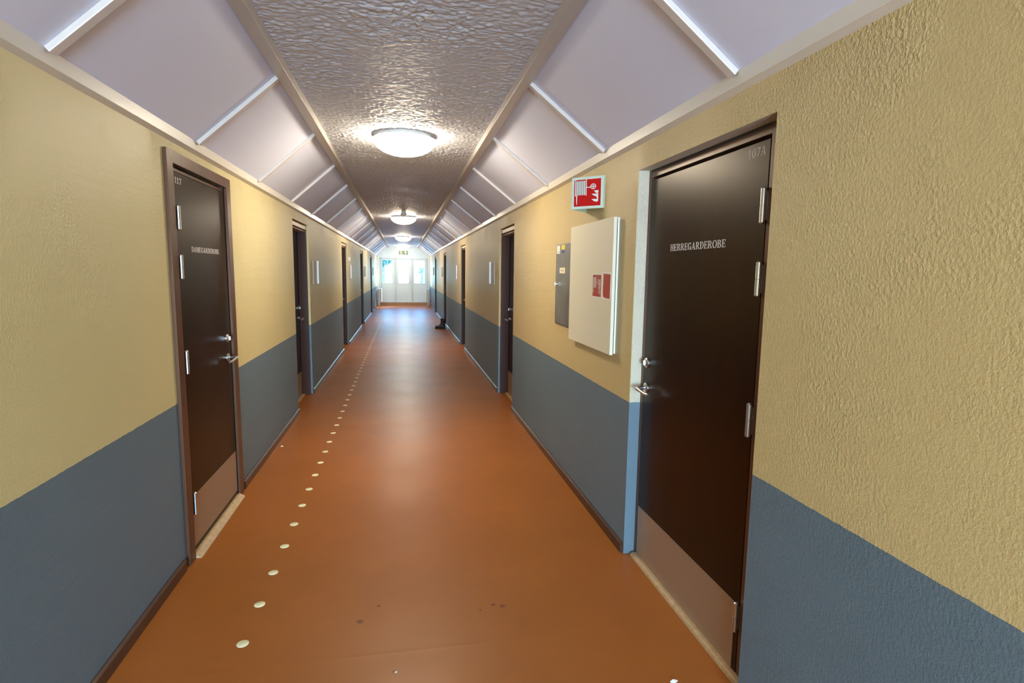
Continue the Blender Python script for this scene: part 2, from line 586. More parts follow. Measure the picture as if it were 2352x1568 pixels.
# slender outer lip in the ridge beams seen as a light line
def battens(side, a, t, y_first, n0):
    d = Vector((t[0] - a[0], t[1] - a[1]))
    L = d.length
    d.normalize()
    nrm = Vector((d.y, -d.x)) if side < 0 else Vector((-d.y, d.x))   # into the room
    if nrm.y > 0:
        nrm = -nrm
    s0, s1 = 0.004, L + 0.0
    th, w = 0.022, 0.042
    k = 0
    y = y_first
    proto = None
    while y < Y1 - 0.1:
        if proto is None:
            A = Vector(a) + d * s0
            T = Vector(a) + d * s1
            b = MB()
            b.prism([tuple(A), tuple(T), tuple(T + nrm * th), tuple(A + nrm * th)], 'y', 0, w)
            o = b.build('trim_%d' % (n0 + k), M_BATTEN, bevel=0.003)
            o.location.y = y
            proto = o
        else:
            o = proto.copy()
            o.name = 'trim_%d' % (n0 + k)
            COL.objects.link(o)
            o.location.y = y
        tag(o, kind='structure')
        k += 1
        y += 1.32
    return n0 + k
nx = battens(-1, PLa, PLt, 0.77 - 1.32 * 4, 5)
nx = battens(1, PRa, PRt, 0.55 - 1.32 * 4, nx)

# skirting boards between the doors
def skirting(side, name):
    x = WL if side < 0 else WR
    b = MB()
    y = Y0
    for a, c in sorted([(d[2], d[3]) for d in DOORS if d[0] == side]):
        e = 0.075 if (side < 0 and a < 4) else 0.0
        b.prism([(x, 0), (x - side * 0.016, 0), (x - side * 0.016, 0.052), (x - side * 0.006, 0.06), (x, 0.06)], 'y', y, a - e - (0.0 if e else 0.012))
        y = c + e + (0 if e else 0.012)
    b.prism([(x, 0), (x - side * 0.016, 0), (x - side * 0.016, 0.052), (x - side * 0.006, 0.06), (x, 0.06)], 'y', y, Y1 - 0.12)
    tag(b.build(name, M_BASE), kind='structure')
skirting(-1, 'baseboard_left')
skirting(1, 'baseboard_right')

# ------------------------------------------------------------------ lettering
def arc(cx, cy, rx, ry, tx, ty, a0, a1, n=12):
    out = []
    for i in range(n):
        p = math.radians(a0 + (a1 - a0) * i / n)
        q = math.radians(a0 + (a1 - a0) * (i + 1) / n)
        out.append([(cx + rx * math.cos(p), cy + ry * math.sin(p)), (cx + rx * math.cos(q), cy + ry * math.sin(q)),
                    (cx + (rx - tx) * math.cos(q), cy + (ry - ty) * math.sin(q)), (cx + (rx - tx) * math.cos(p), cy + (ry - ty) * math.sin(p))])
    return out

def R(x0, y0, x1, y1):
    return [(x0, y0), (x1, y0), (x1, y1), (x0, y1)]

def glyph(ch):
    s, t = 0.17, 0.075
    if ch == 'H':
        return [R(.08, 0, .08 + s, 1), R(.56, 0, .56 + s, 1), R(.2, .46, .6, .46 + t), R(.01, 0, .32, .05), R(.01, .95, .32, 1), R(.49, 0, .80, .05), R(.49, .95, .80, 1)], .84
    if ch == 'E':
        return [R(.08, 0, .08 + s, 1), R(.01, 0, .66, t), R(.01, 1 - t, .64, 1), R(.2, .47, .50, .47 + t), R(.60, 0, .66, .24), R(.58, .76, .64, 1), R(.46, .38, .51, .63)], .70
    if ch == 'D':
        return [R(.08, 0, .08 + s, 1), R(.01, 0, .34, t), R(.01, 1 - t, .34, 1)] + arc(.32, .5, .44, .5, s, t, -90, 90), .80
    if ch == 'A':
        return [[(.02, 0), (.11, 0), (.42, .95), (.36, 1)], [(.52, 0), (.72, 0), (.45, 1), (.34, 1)], R(.18, .28, .58, .28 + t), R(-.02, 0, .22, .05), R(.44, 0, .80, .05)], .80
    if ch == 'M':
        return [R(.09, 0, .16, 1), R(.74, 0, .74 + s, 1), [(.09, 1), (.28, 1), (.55, .1), (.46, .0)], [(.46, 0), (.53, 0), (.80, 1), (.72, 1)], R(.0, 0, .26, .05), R(.66, 0, .98, .05), R(.0, .95, .26, 1), R(.74, .95, .98, 1)], 1.0
    if ch == 'G':
        return arc(.42, .5, .40, .5, s, t, 50, 310, 16) + [R(.54, .04, .54 + s, .46), R(.46, .40, .80, .46), R(.62, .72, .68, 1)], .82
    if ch == 'R':
        return [R(.08, 0, .08 + s, 1), R(.01, 0, .33, .05), R(.01, 1 - t, .38, 1), R(.2, .46, .4, .46 + t * .8)] + arc(.36, .74, .32, .27, s, t, -90, 90, 8) + [[(.36, .48), (.50, .50), (.80, 0), (.60, 0)], R(.60, 0, .84, .05)], .82
    if ch == 'B':
        return [R(.08, 0, .08 + s, 1), R(.01, 0, .40, t), R(.01, 1 - t, .38, 1), R(.2, .48, .42, .48 + t * .8)] + arc(.36, .76, .29, .245, s, t, -90, 90, 8) + arc(.40, .27, .33, .27, s, t, -90, 90, 8), .77
    if ch == 'O':
        return arc(.43, .5, .42, .52, s, t, 0, 360, 24), .86
    if ch == '0':
        return arc(.33, .5, .31, .52, s, t, 0, 360, 24), .68
    if ch == '1':
        return [R(.20, 0, .20 + s, 1), R(.06, 0, .52, .06), [(.04, .80), (.04, .74), (.24, .82), (.24, 1)]], .56
    if ch == '7':
        return [R(.04, .86, .62, 1), R(.04, .70, .09, 1), [(.16, 0), (.34, 0), (.62, .9), (.50, .9)]], .66
    return [], .5

def lettering(text, P, U, V, N, width, height, parent, name='lettering'):
    """P = lower-left corner as read, U reading direction, V up, N towards the reader."""
    P, U, V, N = map(Vector, (P, U, V, N))
    tot = sum(glyph(c)[1] + .06 for c in text)
    sx = width / tot
    b = MB()
    x = 0
    k = 0
    for c in text:
        polys, w = glyph(c)
        for i, q in enumerate(polys):
            e = 0.0006 + 0.00004 * (i % 7)
            n = len(q)
            lo = [P + U * ((x + p[0]) * sx) + V * (p[1] * height) for p in q]
            b.add(lo + [p + N * e for p in lo], [tuple(range(n)), tuple(range(n, 2 * n))] + [(i2, (i2 + 1) % n, n + (i2 + 1) % n, n + i2) for i2 in range(n)])
        x += w + .06
    return b.build(name, M_LETTER, parent, origin=P)

# ------------------------------------------------------------------ doors
def wx(side, d):
    return (WL if side < 0 else WR) + side * d

def hinge(side, d, y, z0, z1, leaf):
    x = wx(side, d) - side * 0.011
    b = MB()
    hh = (z1 - z0) / 2
    b.lathe([(0.004, -0.004), (0.0085, 0.0), (0.0105, 0.001), (0.0105, hh - 0.0015), (0.0088, hh - 0.001), (0.0088, hh + 0.001), (0.0105, hh + 0.0015),
             (0.0105, 2 * hh - 0.001), (0.0085, 2 * hh), (0.004, 2 * hh + 0.004)], (x, y, z0), seg=16)
    b.box(x + side * 0.006, x + side * 0.012, y - 0.008, y + 0.008, z0 + 0.01, z1 - 0.01)
    return b.build('hinge', M_STEEL, leaf, origin=(x, y, z0))

def handle_set(side, d, y, zl, zh, leaf, toward):
    x = wx(side, d)
    b = MB()
    b.lathe([(0.026, 0), (0.026, -0.006 * side), (0.020, -0.012 * side), (0.012, -0.014 * side)], (x, y, zl), 'x', 24)
    b.box(x - side * 0.012, x - side * 0.024, y - 0.003, y + 0.003, zl - 0.012, zl + 0.012)
    b.build('lock', M_STEEL, leaf, origin=(x, y, zl))
    b = MB()
    b.lathe([(0.026, 0), (0.026, -0.006 * side), (0.022, -0.009 * side), (0.011, -0.010 * side)], (x, y, zh), 'x', 24)
    q = [(x - side * 0.008, y, zh), (x - side * 0.045, y, zh), (x - side * 0.056, y + toward * 0.006, zh), (x - side * 0.060, y + toward * 0.020, zh - 0.001),
         (x - side * 0.056, y + toward * 0.055, zh - 0.006), (x - side * 0.052, y + toward * 0.090, zh - 0.012), (x - side * 0.046, y + toward * 0.122, zh - 0.013)]
    b.tube(q, [0.0085, 0.0085, 0.0095, 0.0095, 0.0088, 0.0085, 0.0075], 12)
    b.build('handle', M_STEEL, leaf, origin=(x, y, zh))

def door(i, side, style, ya, yb, label):
    root = empty('door_%d' % i, (wx(side, 0), (ya + yb) / 2, 0), label, 'door', kind='structure')
    back = MB()
    if style == 'A':
        d0 = 0.061
        la, lb, zt = 1.795, 2.742, 2.022
        fr = MB()
        fr.box(wx(side, d0), wx(side, 0.17), ya - 0.0, la - 0.004, 0, TOP)
        fr.box(wx(side, d0), wx(side, 0.17), lb + 0.004, yb, 0, TOP)
        fr.box(wx(side, d0), wx(side, 0.17), la - 0.004, lb + 0.004, zt + 0.014, TOP - 0.012)
        fr.box(wx(side, 0.11), wx(side, 0.17), la - 0.01, lb + 0.01, 0.0, TOP)
        fr.build('frame', M_FRAME, root, bevel=0.001)
        st = MB()
        st.box(wx(side, d0 + 0.001), wx(side, 0.09), ya, yb, TOP - 0.013, TOP)
        st.build('head_gap', M_DARKGAP, root)
        lf = MB()
        lf.box(wx(side, d0), wx(side, d0 + 0.042), la, lb, 0.014, zt)
        leaf = lf.build('leaf', M_LEAF, root, bevel=0.002)
        for z0, z1 in ((1.733, 1.853), (1.477, 1.597), (0.960, 1.083), (0.188, 0.303)):
            hinge(side, d0, la + 0.004, z0, z1, leaf)
        k = MB()
        k.box(wx(side, d0 - 0.0015), wx(side, d0 + 0.001), 1.822, lb - 0.004, 0.018, 0.292)
        k.build('kick_plate', M_KICK, leaf)
        handle_set(side, d0, 2.705, 1.089, 0.956, leaf, -1)
        lettering('HERREGARDEROBE', (wx(side, d0), 2.505, 1.659), (0, -1, 0), (0, 0, 1), (-side, 0, 0), 0.471, 0.031, leaf)
        lettering('107A', (wx(side, d0), 1.922, 1.972), (0, -1, 0), (0, 0, 1), (-side, 0, 0), 0.107, 0.032, leaf, 'door_number')
        t = MB()
        t.prism([(wx(side, 0.030), 0), (wx(side, 0.034), 0.012), (wx(side, 0.045), 0.016), (wx(side, 0.16), 0.016), (wx(side, 0.16), 0)], 'y', ya + 0.06, yb - 0.02)
        t.build('threshold', M_THRESH, root)
    elif style == 'B':
        d0 = 0.0
        la, lb, zt = 3.118, 3.955, 2.030
        c0, c1, zc = 3.030, 4.045, 2.122
        cs = MB()
        # mitred casing with a groove
        o = wx(side, -0.018)
        w0 = wx(side, -0.0)
        i0, i1, zi = 3.108, 3.962, 2.060
        X = [w0, o]
        v, f = [], []
        for x in X:
            v += [(x, c0, 0), (x, c0, zc), (x, c1, zc), (x, c1, 0), (x, i0, 0), (x, i0, zi), (x, i1, zi), (x, i1, 0)]
        n = 8
        f += [(8, 9, 13, 12), (9, 10, 14, 13), (10, 11, 15, 14)]
        f += [(0, 4, 5, 1), (1, 5, 6, 2), (2, 6, 7, 3)]
        for a, c in ((0, 1), (1, 2), (2, 3), (4, 5), (5, 6), (6, 7)):
            f.append((a, c, c + 8, a + 8))
        f += [(0, 8, 12, 4), (3, 7, 15, 11)]
        cs.add(v, f)
        cs.build('casing', M_FRAME, root, bevel=0.003)
        mi = MB()
        mi.add([(o - side * 0.0004, c0 + 0.004, zc - 0.003), (o - side * 0.0004, c0 + 0.007, zc - 0.003), (o - side * 0.0004, i0 + 0.0005, zi + 0.002), (o - side * 0.0004, i0 - 0.0025, zi + 0.002)], [(0, 1, 2, 3)])
        mi.build('mitre_joint', M_DARKGAP, root)
        fr = MB()
        fr.box(wx(side, 0.004), wx(side, 0.17), ya, la - 0.004, 0, zi + 0.012)
        fr.box(wx(side, 0.004), wx(side, 0.17), lb + 0.004, yb, 0, zi + 0.012)
        fr.box(wx(side, 0.010), wx(side, 0.17), la - 0.004, lb + 0.004, zt + 0.006, zi - 0.010)
        fr.box(wx(side, 0.06), wx(side, 0.17), la - 0.01, lb + 0.01, 0.0, TOP)
        fr.build('frame', M_FRAME, root)
        lf = MB()
        lf.box(wx(side, d0), wx(side, d0 + 0.042), la, lb, 0.022, zt)
        leaf = lf.build('leaf', M_LEAF, root, bevel=0.002)
        for z0, z1 in ((1.742, 1.858), (1.494, 1.612), (1.000, 1.120), (0.232, 0.352)):
            hinge(side, d0 - 0.004, la + 0.028, z0, z1, leaf)
        k = MB()
        k.box(wx(side, d0 - 0.0015), wx(side, d0 + 0.001), la + 0.034, lb - 0.012, 0.050, 0.325)
        k.build('kick_plate', M_KICK, leaf)
        handle_set(side, d0, 3.880, 1.100, 0.975, leaf, -1)
        lettering('DAMEGARDEROBE', (wx(side, d0), 3.345, 1.635), (0, 1, 0), (0, 0, 1), (-side, 0, 0), 0.465, 0.029, leaf)
        lettering('117', (wx(side, d0), 3.160, 1.974), (0, 1, 0), (0, 0, 1), (-side, 0, 0), 0.095, 0.030, leaf, 'door_number')
        t = MB()
        t.prism([(wx(side, -0.045), 0), (wx(side, -0.012), 0.020), (wx(side, 0.05), 0.022), (wx(side, 0.16), 0.022), (wx(side, 0.16), 0)], 'y', i0 + 0.001, i1 - 0.001)
        t.build('threshold', M_THRESH, root)
    else:
        e = 0.045
        fr = MB()
        fr.box(wx(side, 0.022), wx(side, 0.20), ya, ya + e, 0, TOP - 0.012)
        fr.box(wx(side, 0.022), wx(side, 0.20), yb - e, yb, 0, TOP - 0.012)
        fr.box(wx(side, 0.060), wx(side, 0.20), ya, yb, TOP - 0.012, TOP)
        fr.box(wx(side, 0.105), wx(side, 0.20), ya + e, ya + e + 0.014, 0, TOP - 0.04)
        fr.box(wx(side, 0.105), wx(side, 0.118), yb - e - 0.014, yb - e, 0, TOP - 0.04)
        fr.box(wx(side, 0.155), wx(side, 0.20), ya + e, yb - e, 0, TOP)
        fr.box(wx(side, 0.08), wx(side, 0.20), ya + e, yb - e, TOP - 0.075, TOP - 0.055)
        fr.build('frame', M_FRAMED, root, bevel=0.0015)
        hd = MB()
        hd.box(wx(side, 0.020), wx(side, 0.19), ya + 0.012, yb - 0.012, TOP - 0.056, TOP - 0.014)
        hd.box(wx(side, 0.030), wx(side, 0.19), ya + e, yb - e, TOP - 0.080, TOP - 0.072)
        hd.build('head', M_FILL, root, bevel=0.002)
        lf = MB()
        lf.box(wx(side, 0.120), wx(side, 0.160), ya + e + 0.003, yb - e - 0.003, 0.012, TOP - 0.078)
        leaf = lf.build('leaf', M_LEAF, root, bevel=0.002)
        k = MB()
        k.box(wx(side, 0.1185), wx(side, 0.121), ya + e + 0.01, yb - e - 0.02, 0.018, 0.30)
        k.build('kick_plate', M_KICK, leaf)
        handle_set(side, 0.120, yb - e - 0.075, 1.085, 0.965, leaf, -1)
        t = MB()
        t.prism([(wx(side, 0.085), 0), (wx(side, 0.090), 0.010), (wx(side, 0.11), 0.014), (wx(side, 0.19), 0.014), (wx(side, 0.19), 0)], 'y', ya + e, yb - e)
        t.build('threshold', M_THRESH, root)

for i, (side, style, ya, yb, label) in enumerate(DOORS):
    door(i + 1, side, style, ya, yb, label)

# ------------------------------------------------------------------ white end wall with three glazed leaves
b = MB()
YE = Y1
FX0, FX1, FZ = -0.985, 1.112, 2.105
b.box(WL - 0.02, FX0, YE, YE + 0.15, 0, 2.75)
b.box(FX1, WR + 0.02, YE, YE + 0.15, 0, 2.75)
b.box(FX0, FX1, YE, YE + 0.15, FZ, 2.75)
b.box(FX0, FX1, YE, YE + 0.15, -0.02, 0.13)
tag(b.build('wall_end', M_WDOOR), kind='structure')
b = MB()
b.box(FX0 - 0.03, FX1 + 0.03, YE - 0.045, YE + 0.002, 0.0, 0.125)
tag(b.build('baseboard_end', wood('brown_step_paint', (0.33, 0.18, 0.11), (0.42, 0.24, 0.15), 0.5)), kind='structure')
trim([(BEL, CEZ - 0.03), (BER, CEZ - 0.03), (BER, CEZ + 0.005), (BEL, CEZ + 0.005)], 'trim_60', YE - 0.03, YE, M_WDOOR)
b = MB()
b.box(FX0 - 0.05, FX1 + 0.05, YE - 0.02, YE, FZ - 0.005, FZ + 0.04)
tag(b.build('trim_61', M_WDOOR, bevel=0.003), kind='structure')

ed = empty('door_11', ((FX0 + FX1) / 2, YE, 0.13), 'white three-part glazed door set closing the far end of the corridor', 'door', kind='structure')
b = MB()
for x0, x1 in ((FX0, FX0 + 0.035), (-0.335, -0.300), (0.380, 0.415), (FX1 - 0.035, FX1)):
    b.box(x0, x1, YE - 0.016, YE + 0.10, 0.13, FZ)
b.box(FX0, FX1, YE - 0.016, YE + 0.10, FZ - 0.03, FZ)
b.box(FX0, FX1, YE - 0.012, YE + 0.10, 0.13, 0.155)
b.build('frame', M_WDOOR, ed, bevel=0.002)
b = MB()
for x0 in (FX0 - 0.006, FX0 + 0.035, -0.341, -0.302, 0.378, 0.413, FX1 - 0.038, FX1):
    b.box(x0, x0 + 0.006, YE - 0.0175, YE + 0.03, 0.135, FZ)
b.box(FX0, FX1, YE - 0.0175, YE + 0.03, FZ, FZ + 0.008)
b.build('weather_seal', mat('grey_weather_seal', (0.25, 0.30, 0.31), 0.7), ed)
LEAVES = [(FX0 + 0.035, -0.335, -0.914, -0.471), (-0.300, 0.380, -0.197, 0.244), (0.415, FX1 - 0.035, 0.496, 0.961)]
for j, (x0, x1, p0, p1) in enumerate(LEAVES):
    z0, z1 = 0.160, FZ - 0.034
    q0, q1 = 0.99, 2.005
    b = MB()
    y0, y1 = YE + 0.032, YE + 0.072
    b.box(x0 - .002, p0, y0, y1, z0 - .006, z1 + .005)
    b.box(p1, x1 + .002, y0, y1, z0 - .006, z1 + .005)
    b.box(p0, p1, y0, y1, z0 - .006, q0)
    b.box(p0, p1, y0, y1, q1, z1 + .005)
    lf = b.build('leaf', M_WDOOR, ed, bevel=0.002)
    b = MB()
    for (a0, a1, c0, c1) in ((p0 - .02, p0, q0 - .02, q1 + .02), (p1, p1 + .02, q0 - .02, q1 + .02), (p0, p1, q0 - .02, q0), (p0, p1, q1, q1 + .02)):
        b.box(a0, a1, y0 - 0.010, y0 + 0.004, c0, c1)
    b.build('glazing_bead', M_WDOOR, lf, bevel=0.002)
    b = MB()
    b.box(p0, p1, YE + 0.050, YE + 0.056, q0, q1)
    b.build('pane', M_GLASS, lf)
    if j == 1:
        b = MB()
        b.lathe([(0.026, 0), (0.026, -0.008), (0.012, -0.012)], (0.325, y0, 1.150), 'y', 20)
        b.build('lock', M_STEEL, lf)
        b = MB()
        b.lathe([(0.026, 0), (0.026, -0.008), (0.012, -0.010)], (0.325, y0, 1.035), 'y', 20)
        b.tube([(0.325, y0, 1.035), (0.325, y0 - 0.05, 1.035), (0.300, y0 - 0.06, 1.035), (0.205, y0 - 0.055, 1.03)], 0.009, 10)
        b.build('handle', M_STEEL, lf)

# corner posts / heating risers beside the end doors
def riser(x, y, name_label):
    b = MB()
    b.lathe([(0.018, 0), (0.018, 2.16)], (x, y, 0.0), seg=16)
    for z in (0.5, 1.4):
        b.lathe([(0.023, 0), (0.023, 0.02)], (x, y, z), seg=16)
    return b.build('heating_pipe', M_RAD, origin=(x, y, 0))
tag(riser(WL + 0.045, 25.45, ''), 'white heating pipe rising in the corner beside the sunlit wall', 'pipe')
tag(riser(WR - 0.045, 25.45, ''), 'white heating pipe rising in the corner above the blue shaded dado', 'pipe')

# radiators seen end-on near the end doors
def radiator(side, label):
    x = WL if side < 0 else WR
    xa, xb = x - side * 0.09, x - side * 0.20
    y0, y1, z0, z1 = 24.66, 25.25, 0.20, 0.76
    rt = empty('radiator', (x - side * 0.14, (y0 + y1) / 2, 0), label, 'radiator', 'radiators beside the end doors')
    b = MB()
    for xx in (xa, xb):
        b.box(xx - 0.012, xx + 0.012, y0, y1, z0, z1)
        n = 22
        for k in range(n):
            yy = y0 + 0.03 + (y1 - y0 - 0.06) * k / (n - 1)
            b.box(xx - 0.017, xx + 0.017, yy - 0.009, yy + 0.009, z0 + 0.03, z1 - 0.03)
    b.box(min(xa, xb), max(xa, xb), y0, y0 + 0.02, z0, z1)
    b.box(min(xa, xb), max(xa, xb), y1 - 0.02, y1, z0, z1)
    b.build('panel', M_RAD, rt, bevel=0.003)
    b = MB()
    for k in range(14):
        yy = y0 + 0.02 + (y1 - y0 - 0.04) * k / 13
        b.box(min(xa, xb), max(xa, xb), yy - 0.004, yy + 0.004, z1, z1 + 0.012)
    b.box(min(xa, xb) - 0.017, min(xa, xb) + 0.004, y0, y1, z1, z1 + 0.012)
    b.box(max(xa, xb) - 0.004, max(xa, xb) + 0.017, y0, y1, z1, z1 + 0.012)
    b.build('top_grille', M_RAD, rt)
    b = MB()
    b.tube([((xa + xb) / 2, y0 + 0.01, z0 + 0.05), ((xa + xb) / 2, y0 - 0.05, z0 + 0.05), ((xa + xb) / 2, y0 - 0.055, z0 + 0.02), ((xa + xb) / 2, y0 - 0.055, 0.0)], 0.009, 10)
    b.build('pipe', M_RAD, rt)
    b = MB()
    b.lathe([(0.016, 0), (0.024, 0.01), (0.024, 0.06), (0.018, 0.07)], ((xa + xb) / 2 , y0 - 0.045, z0 + 0.05), 'y' if False else 'z', 16)
    b.build('valve', M_WHITE, rt)
    for yy in (y0 + 0.2, y1 - 0.2):
        b = MB()
        b.box(x - side * 0.002, xa, yy - 0.015, yy + 0.015, z0 + 0.08, z1 - 0.08)
        b.build('bracket', M_RAD, rt)
radiator(-1, 'white panel radiator standing off the sunlit wall by the end doors')
radiator(1, 'white panel radiator in front of the blue wall by the end doors')

# rear end of the corridor behind the camera: wall with a glazed opening
b = MB()
b.box(WL - 0.02, -0.93, Y0 - 0.15, Y0, 0, 2.75)
b.box(0.99, WR + 0.02, Y0 - 0.15, Y0, 0, 2.75)
b.box(-0.93, 0.99, Y0 - 0.15, Y0, 2.12, 2.75)
b.box(-0.93, 0.99, Y0 - 0.15, Y0, 0, 0.18)
tag(b.build('wall_rear', M_WDOOR), kind='structure')
wr = empty('window_1', (0.03, Y0 - 0.07, 0.18), 'glazed opening in the rear end wall behind the photographer', 'window', kind='structure')
b = MB()
for x0, x1 in ((-0.93, -0.88), (0.005, 0.055), (0.94, 0.99)):
    b.box(x0, x1, Y0 - 0.11, Y0 - 0.04, 0.18, 2.12)
b.box(-0.93, 0.99, Y0 - 0.11, Y0 - 0.04, 2.07, 2.12)
b.box(-0.93, 0.99, Y0 - 0.11, Y0 - 0.04, 0.18, 0.23)
b.build('frame', M_WDOOR, wr)
for x0, x1 in ((-0.88, 0.005), (0.055, 0.94)):
    b = MB()
    b.box(x0, x1, Y0 - 0.08, Y0 - 0.074, 0.23, 2.07)
    b.build('pane', M_GLASS, wr)

# ------------------------------------------------------------------ ceiling lamps
LX, LZ, LR = 0.023, 2.572, 0.243
def make_lamp():
    rt = empty('ceiling_lamp', (LX, 4.66, CEZ))
    b = MB()
    n = 14
    prof = [(LR, 0.0)]
    for k in range(1, n):
        t = k / n * PI / 2
        prof.append((LR * math.cos(t), -0.122 * math.sin(t)))
    prof.append((0.004, -0.122))
    b.lathe(prof, (LX, 4.66, LZ), 'z', 40)
    b.build('glass_shade', M_LAMP, rt, origin=(LX, 4.66, LZ))
    b = MB()
    b.lathe([(LR - 0.03, CEZ - LZ + 0.004), (LR - 0.028, 0.010), (LR + 0.001, 0.006), (LR + 0.002, 0.001), (LR - 0.004, 0.001)], (LX, 4.66, LZ), 'z', 40)
    b.build('base', M_WHITE, rt, origin=(LX, 4.66, LZ))
    return rt
lamp0 = make_lamp()
LAMPS = [(4.66, 'lit white dome ceiling lamp, the largest one in the photo'),
         (11.40, 'lit white dome ceiling lamp just behind the small detector'),
         (18.00, 'lit white dome ceiling lamp, third along the corridor ceiling'),
         (24.55, 'lit white dome ceiling lamp just before the exit sign'),
         (-2.00, 'lit white dome ceiling lamp behind the photographer, out of the picture')]
for k, (y, lab) in enumerate(LAMPS):
    o = lamp0 if k == 0 else copy_tree(lamp0)
    o.location.y = y
    tag(o, lab, 'ceiling lamp', 'dome lamps along the corridor ceiling')

# smoke detector
dt = empty('smoke_detector', (LX, 10.40, CEZ), 'small white round detector on the ceiling before the second dome lamp', 'smoke detector')
b = MB(); b.lathe([(0.040, 0.002), (0.042, -0.016), (0.034, -0.024)], (LX, 10.40, CEZ), 'z', 24); b.build('base', M_WHITE, dt)
b = MB(); b.lathe([(0.030, -0.022), (0.050, -0.040), (0.055, -0.062), (0.046, -0.078), (0.024, -0.092), (0.008, -0.096)], (LX, 10.40, CEZ), 'z', 24); b.build('sensor_head', M_WHITE, dt)

# ------------------------------------------------------------------ acrylic notice holders beside the doors
HOLD = [(-1, 7.50, 7.83, 1.362, 1.655, 'upright shallow notice tray past the second door on the DAMEGARDEROBE side'),
        (1, 7.33, 7.66, 1.385, 1.690, 'upright shallow notice tray past the second door on the HERREGARDEROBE side'),
        (-1, 12.36, 12.69, 1.36, 1.665, 'shallow notice tray under the small white wall box'),
        (1, 12.25, 12.58, 1.38, 1.685, 'shallow notice tray past the third door on the boot side'),
        (-1, 17.15, 17.48, 1.36, 1.665, 'shallow notice tray past the fourth door on the DAMEGARDEROBE side'),
        (1, 17.18, 17.51, 1.38, 1.685, 'shallow notice tray past the doorway where the black boots stand'),
        (-1, 21.80, 22.13, 1.36, 1.665, 'shallow notice tray past the last door on the DAMEGARDEROBE side'),
        (1, 21.95, 22.28, 1.39, 1.690, 'shallow notice tray past the last door on the HERREGARDEROBE side')]
def make_holder(side):
    # local frame: origin at near lower corner on the wall surface
    h, w = 0.30, 0.33
    rt = empty('notice_holder', (0, 0, 0))
    b = MB()
    b.box(0, -side * 0.005, 0, w, 0, h)
    b.build('back_board', M_HOLDER, rt, bevel=0.001)
    b = MB()
    dd = 0.027
    b.box(0, -side * dd, w - 0.004, w, 0, h)
    b.build('side_flange', M_PLASTIC, rt, bevel=0.001)
    b = MB()
    b.box(0, -side * 0.012, -0.004, 0.006, 0, h)
    b.box(0, -side * 0.012, 0.006, w - 0.004, 0, 0.004)
    b.build('rim', M_HOLDER, rt, bevel=0.001)
    return rt
protos = {}
for (side, ya, yb, z0, z1, lab) in HOLD:
    if side not in protos:
        protos[side] = make_holder(side)
        o = protos[side]
    else:
        o = copy_tree(protos[side])
    o.location = (wx(side, 0), ya, z0)
    tag(o, lab, 'notice holder', 'notice holders beside the doors')

wb_ = MB()
wb_.box(WL, WL + 0.035, 12.25, 12.42, 1.735, 1.815)
bx = wb_.build('wall_box', M_WHITE, origin=(WL, 12.335, 1.735), bevel=0.006)
tag(bx, 'small white plastic box on the yellow wall above a notice tray', 'wall box')

# ------------------------------------------------------------------ fire hose sign (angled, projecting from the wall)
sr = empty('fire_hose_sign', (WR, 3.44, 1.942), 'red and white angled fire hose sign projecting above the white cabinet', 'sign')
zA, zB = 1.942, 2.133
A_, B_, C_ = Vector((WR - 0.002, 3.275)), Vector((1.036, 3.432)), Vector((WR - 0.002, 3.600))
def sheet(P, Q, th=0.003):
    d = (Q - P).normalized()
    n = Vector((d.y, -d.x))
    if n.x > 0:
        n = -n
    b = MB()
    b.prism([tuple(P), tuple(Q), tuple(Q - n * th), tuple(P - n * th)], 'z', zA, zB)
    return b, d, n
b, dA, nA = sheet(B_, A_)
b2, dC, nC = sheet(B_, C_)
b.add(b2.v, b2.f)
# wall flanges
b.box(WR - 0.002, WR, 3.262, 3.276, zA, zB)
b.box(WR - 0.002, WR, 3.599, 3.613, zA, zB)
b.build('sign_body', M_GLOWB, sr)
def on_face(P, d, n, lenf, polys, m, name, lift, parent):
    """polys in face units: u 0..1 along from apex, v 0..1 up"""
    b = MB()
    for k, q in enumerate(polys):
        lo = [(P.x + d.x * lenf * u + n.x * lift, P.y + d.y * lenf * u + n.y * lift, zA + (zB - zA) * v) for u, v in q]
        e = 0.0003 + 0.00002 * (k % 9)
        hi = [(x + n.x * e, y + n.y * e, z) for x, y, z in lo]
        m_ = len(q)
        b.add(lo + hi, [tuple(range(m_)), tuple(range(m_, 2 * m_))] + [(i, (i + 1) % m_, m_ + (i + 1) % m_, m_ + i) for i in range(m_)])
    return b.build(name, m, parent)

def hose_picto():
    white, grey = [], []
    n = 7
    for k in range(n):
        u = 0.125 + (0.46 - 0.125) * k / (n - 1)
        top = 0.92 if k in (0, n - 1) else 0.885
        bot = 0.41 if k in (0, n - 1) else 0.43
        white.append(R(u - 0.013, bot, u + 0.013, top))
    grey.append(R(0.125, 0.44, 0.46, 0.87))
    white.append([(0.150, 0.44), (0.186, 0.44), (0.180, 0.16), (0.170, 0.12), (0.160, 0.16)])
    white.append(R(0.46, 0.652, 0.60, 0.680))
    white += arc(0.675, 0.685, 0.088, 0.088, 0.022, 0.022, 0, 360, 24)
    white += [R(0.662, 0.60, 0.688, 0.77), R(0.59, 0.672, 0.76, 0.698)]
    for (u, v, s) in ((0.70, 0.555, 0.8), (0.63, 0.455, 1.25), (0.77, 0.375, 0.45), (0.63, 0.290, 1.25)):
        e = 0.84
        white.append([(u, v), (e, v), (e, v - 0.06), (e - 0.02 * s, v - 0.088), (u + 0.10 * s, v - 0.085), (u + 0.045 * s, v - 0.05)])
    return white, grey
wp, gp = hose_picto()
LF = (A_ - B_).length
on_face(B_, dA, nA, LF, [R(0.065, 0.065, 0.925, 0.935)], M_SIGNW, 'panel_margin', 0.0, sr)
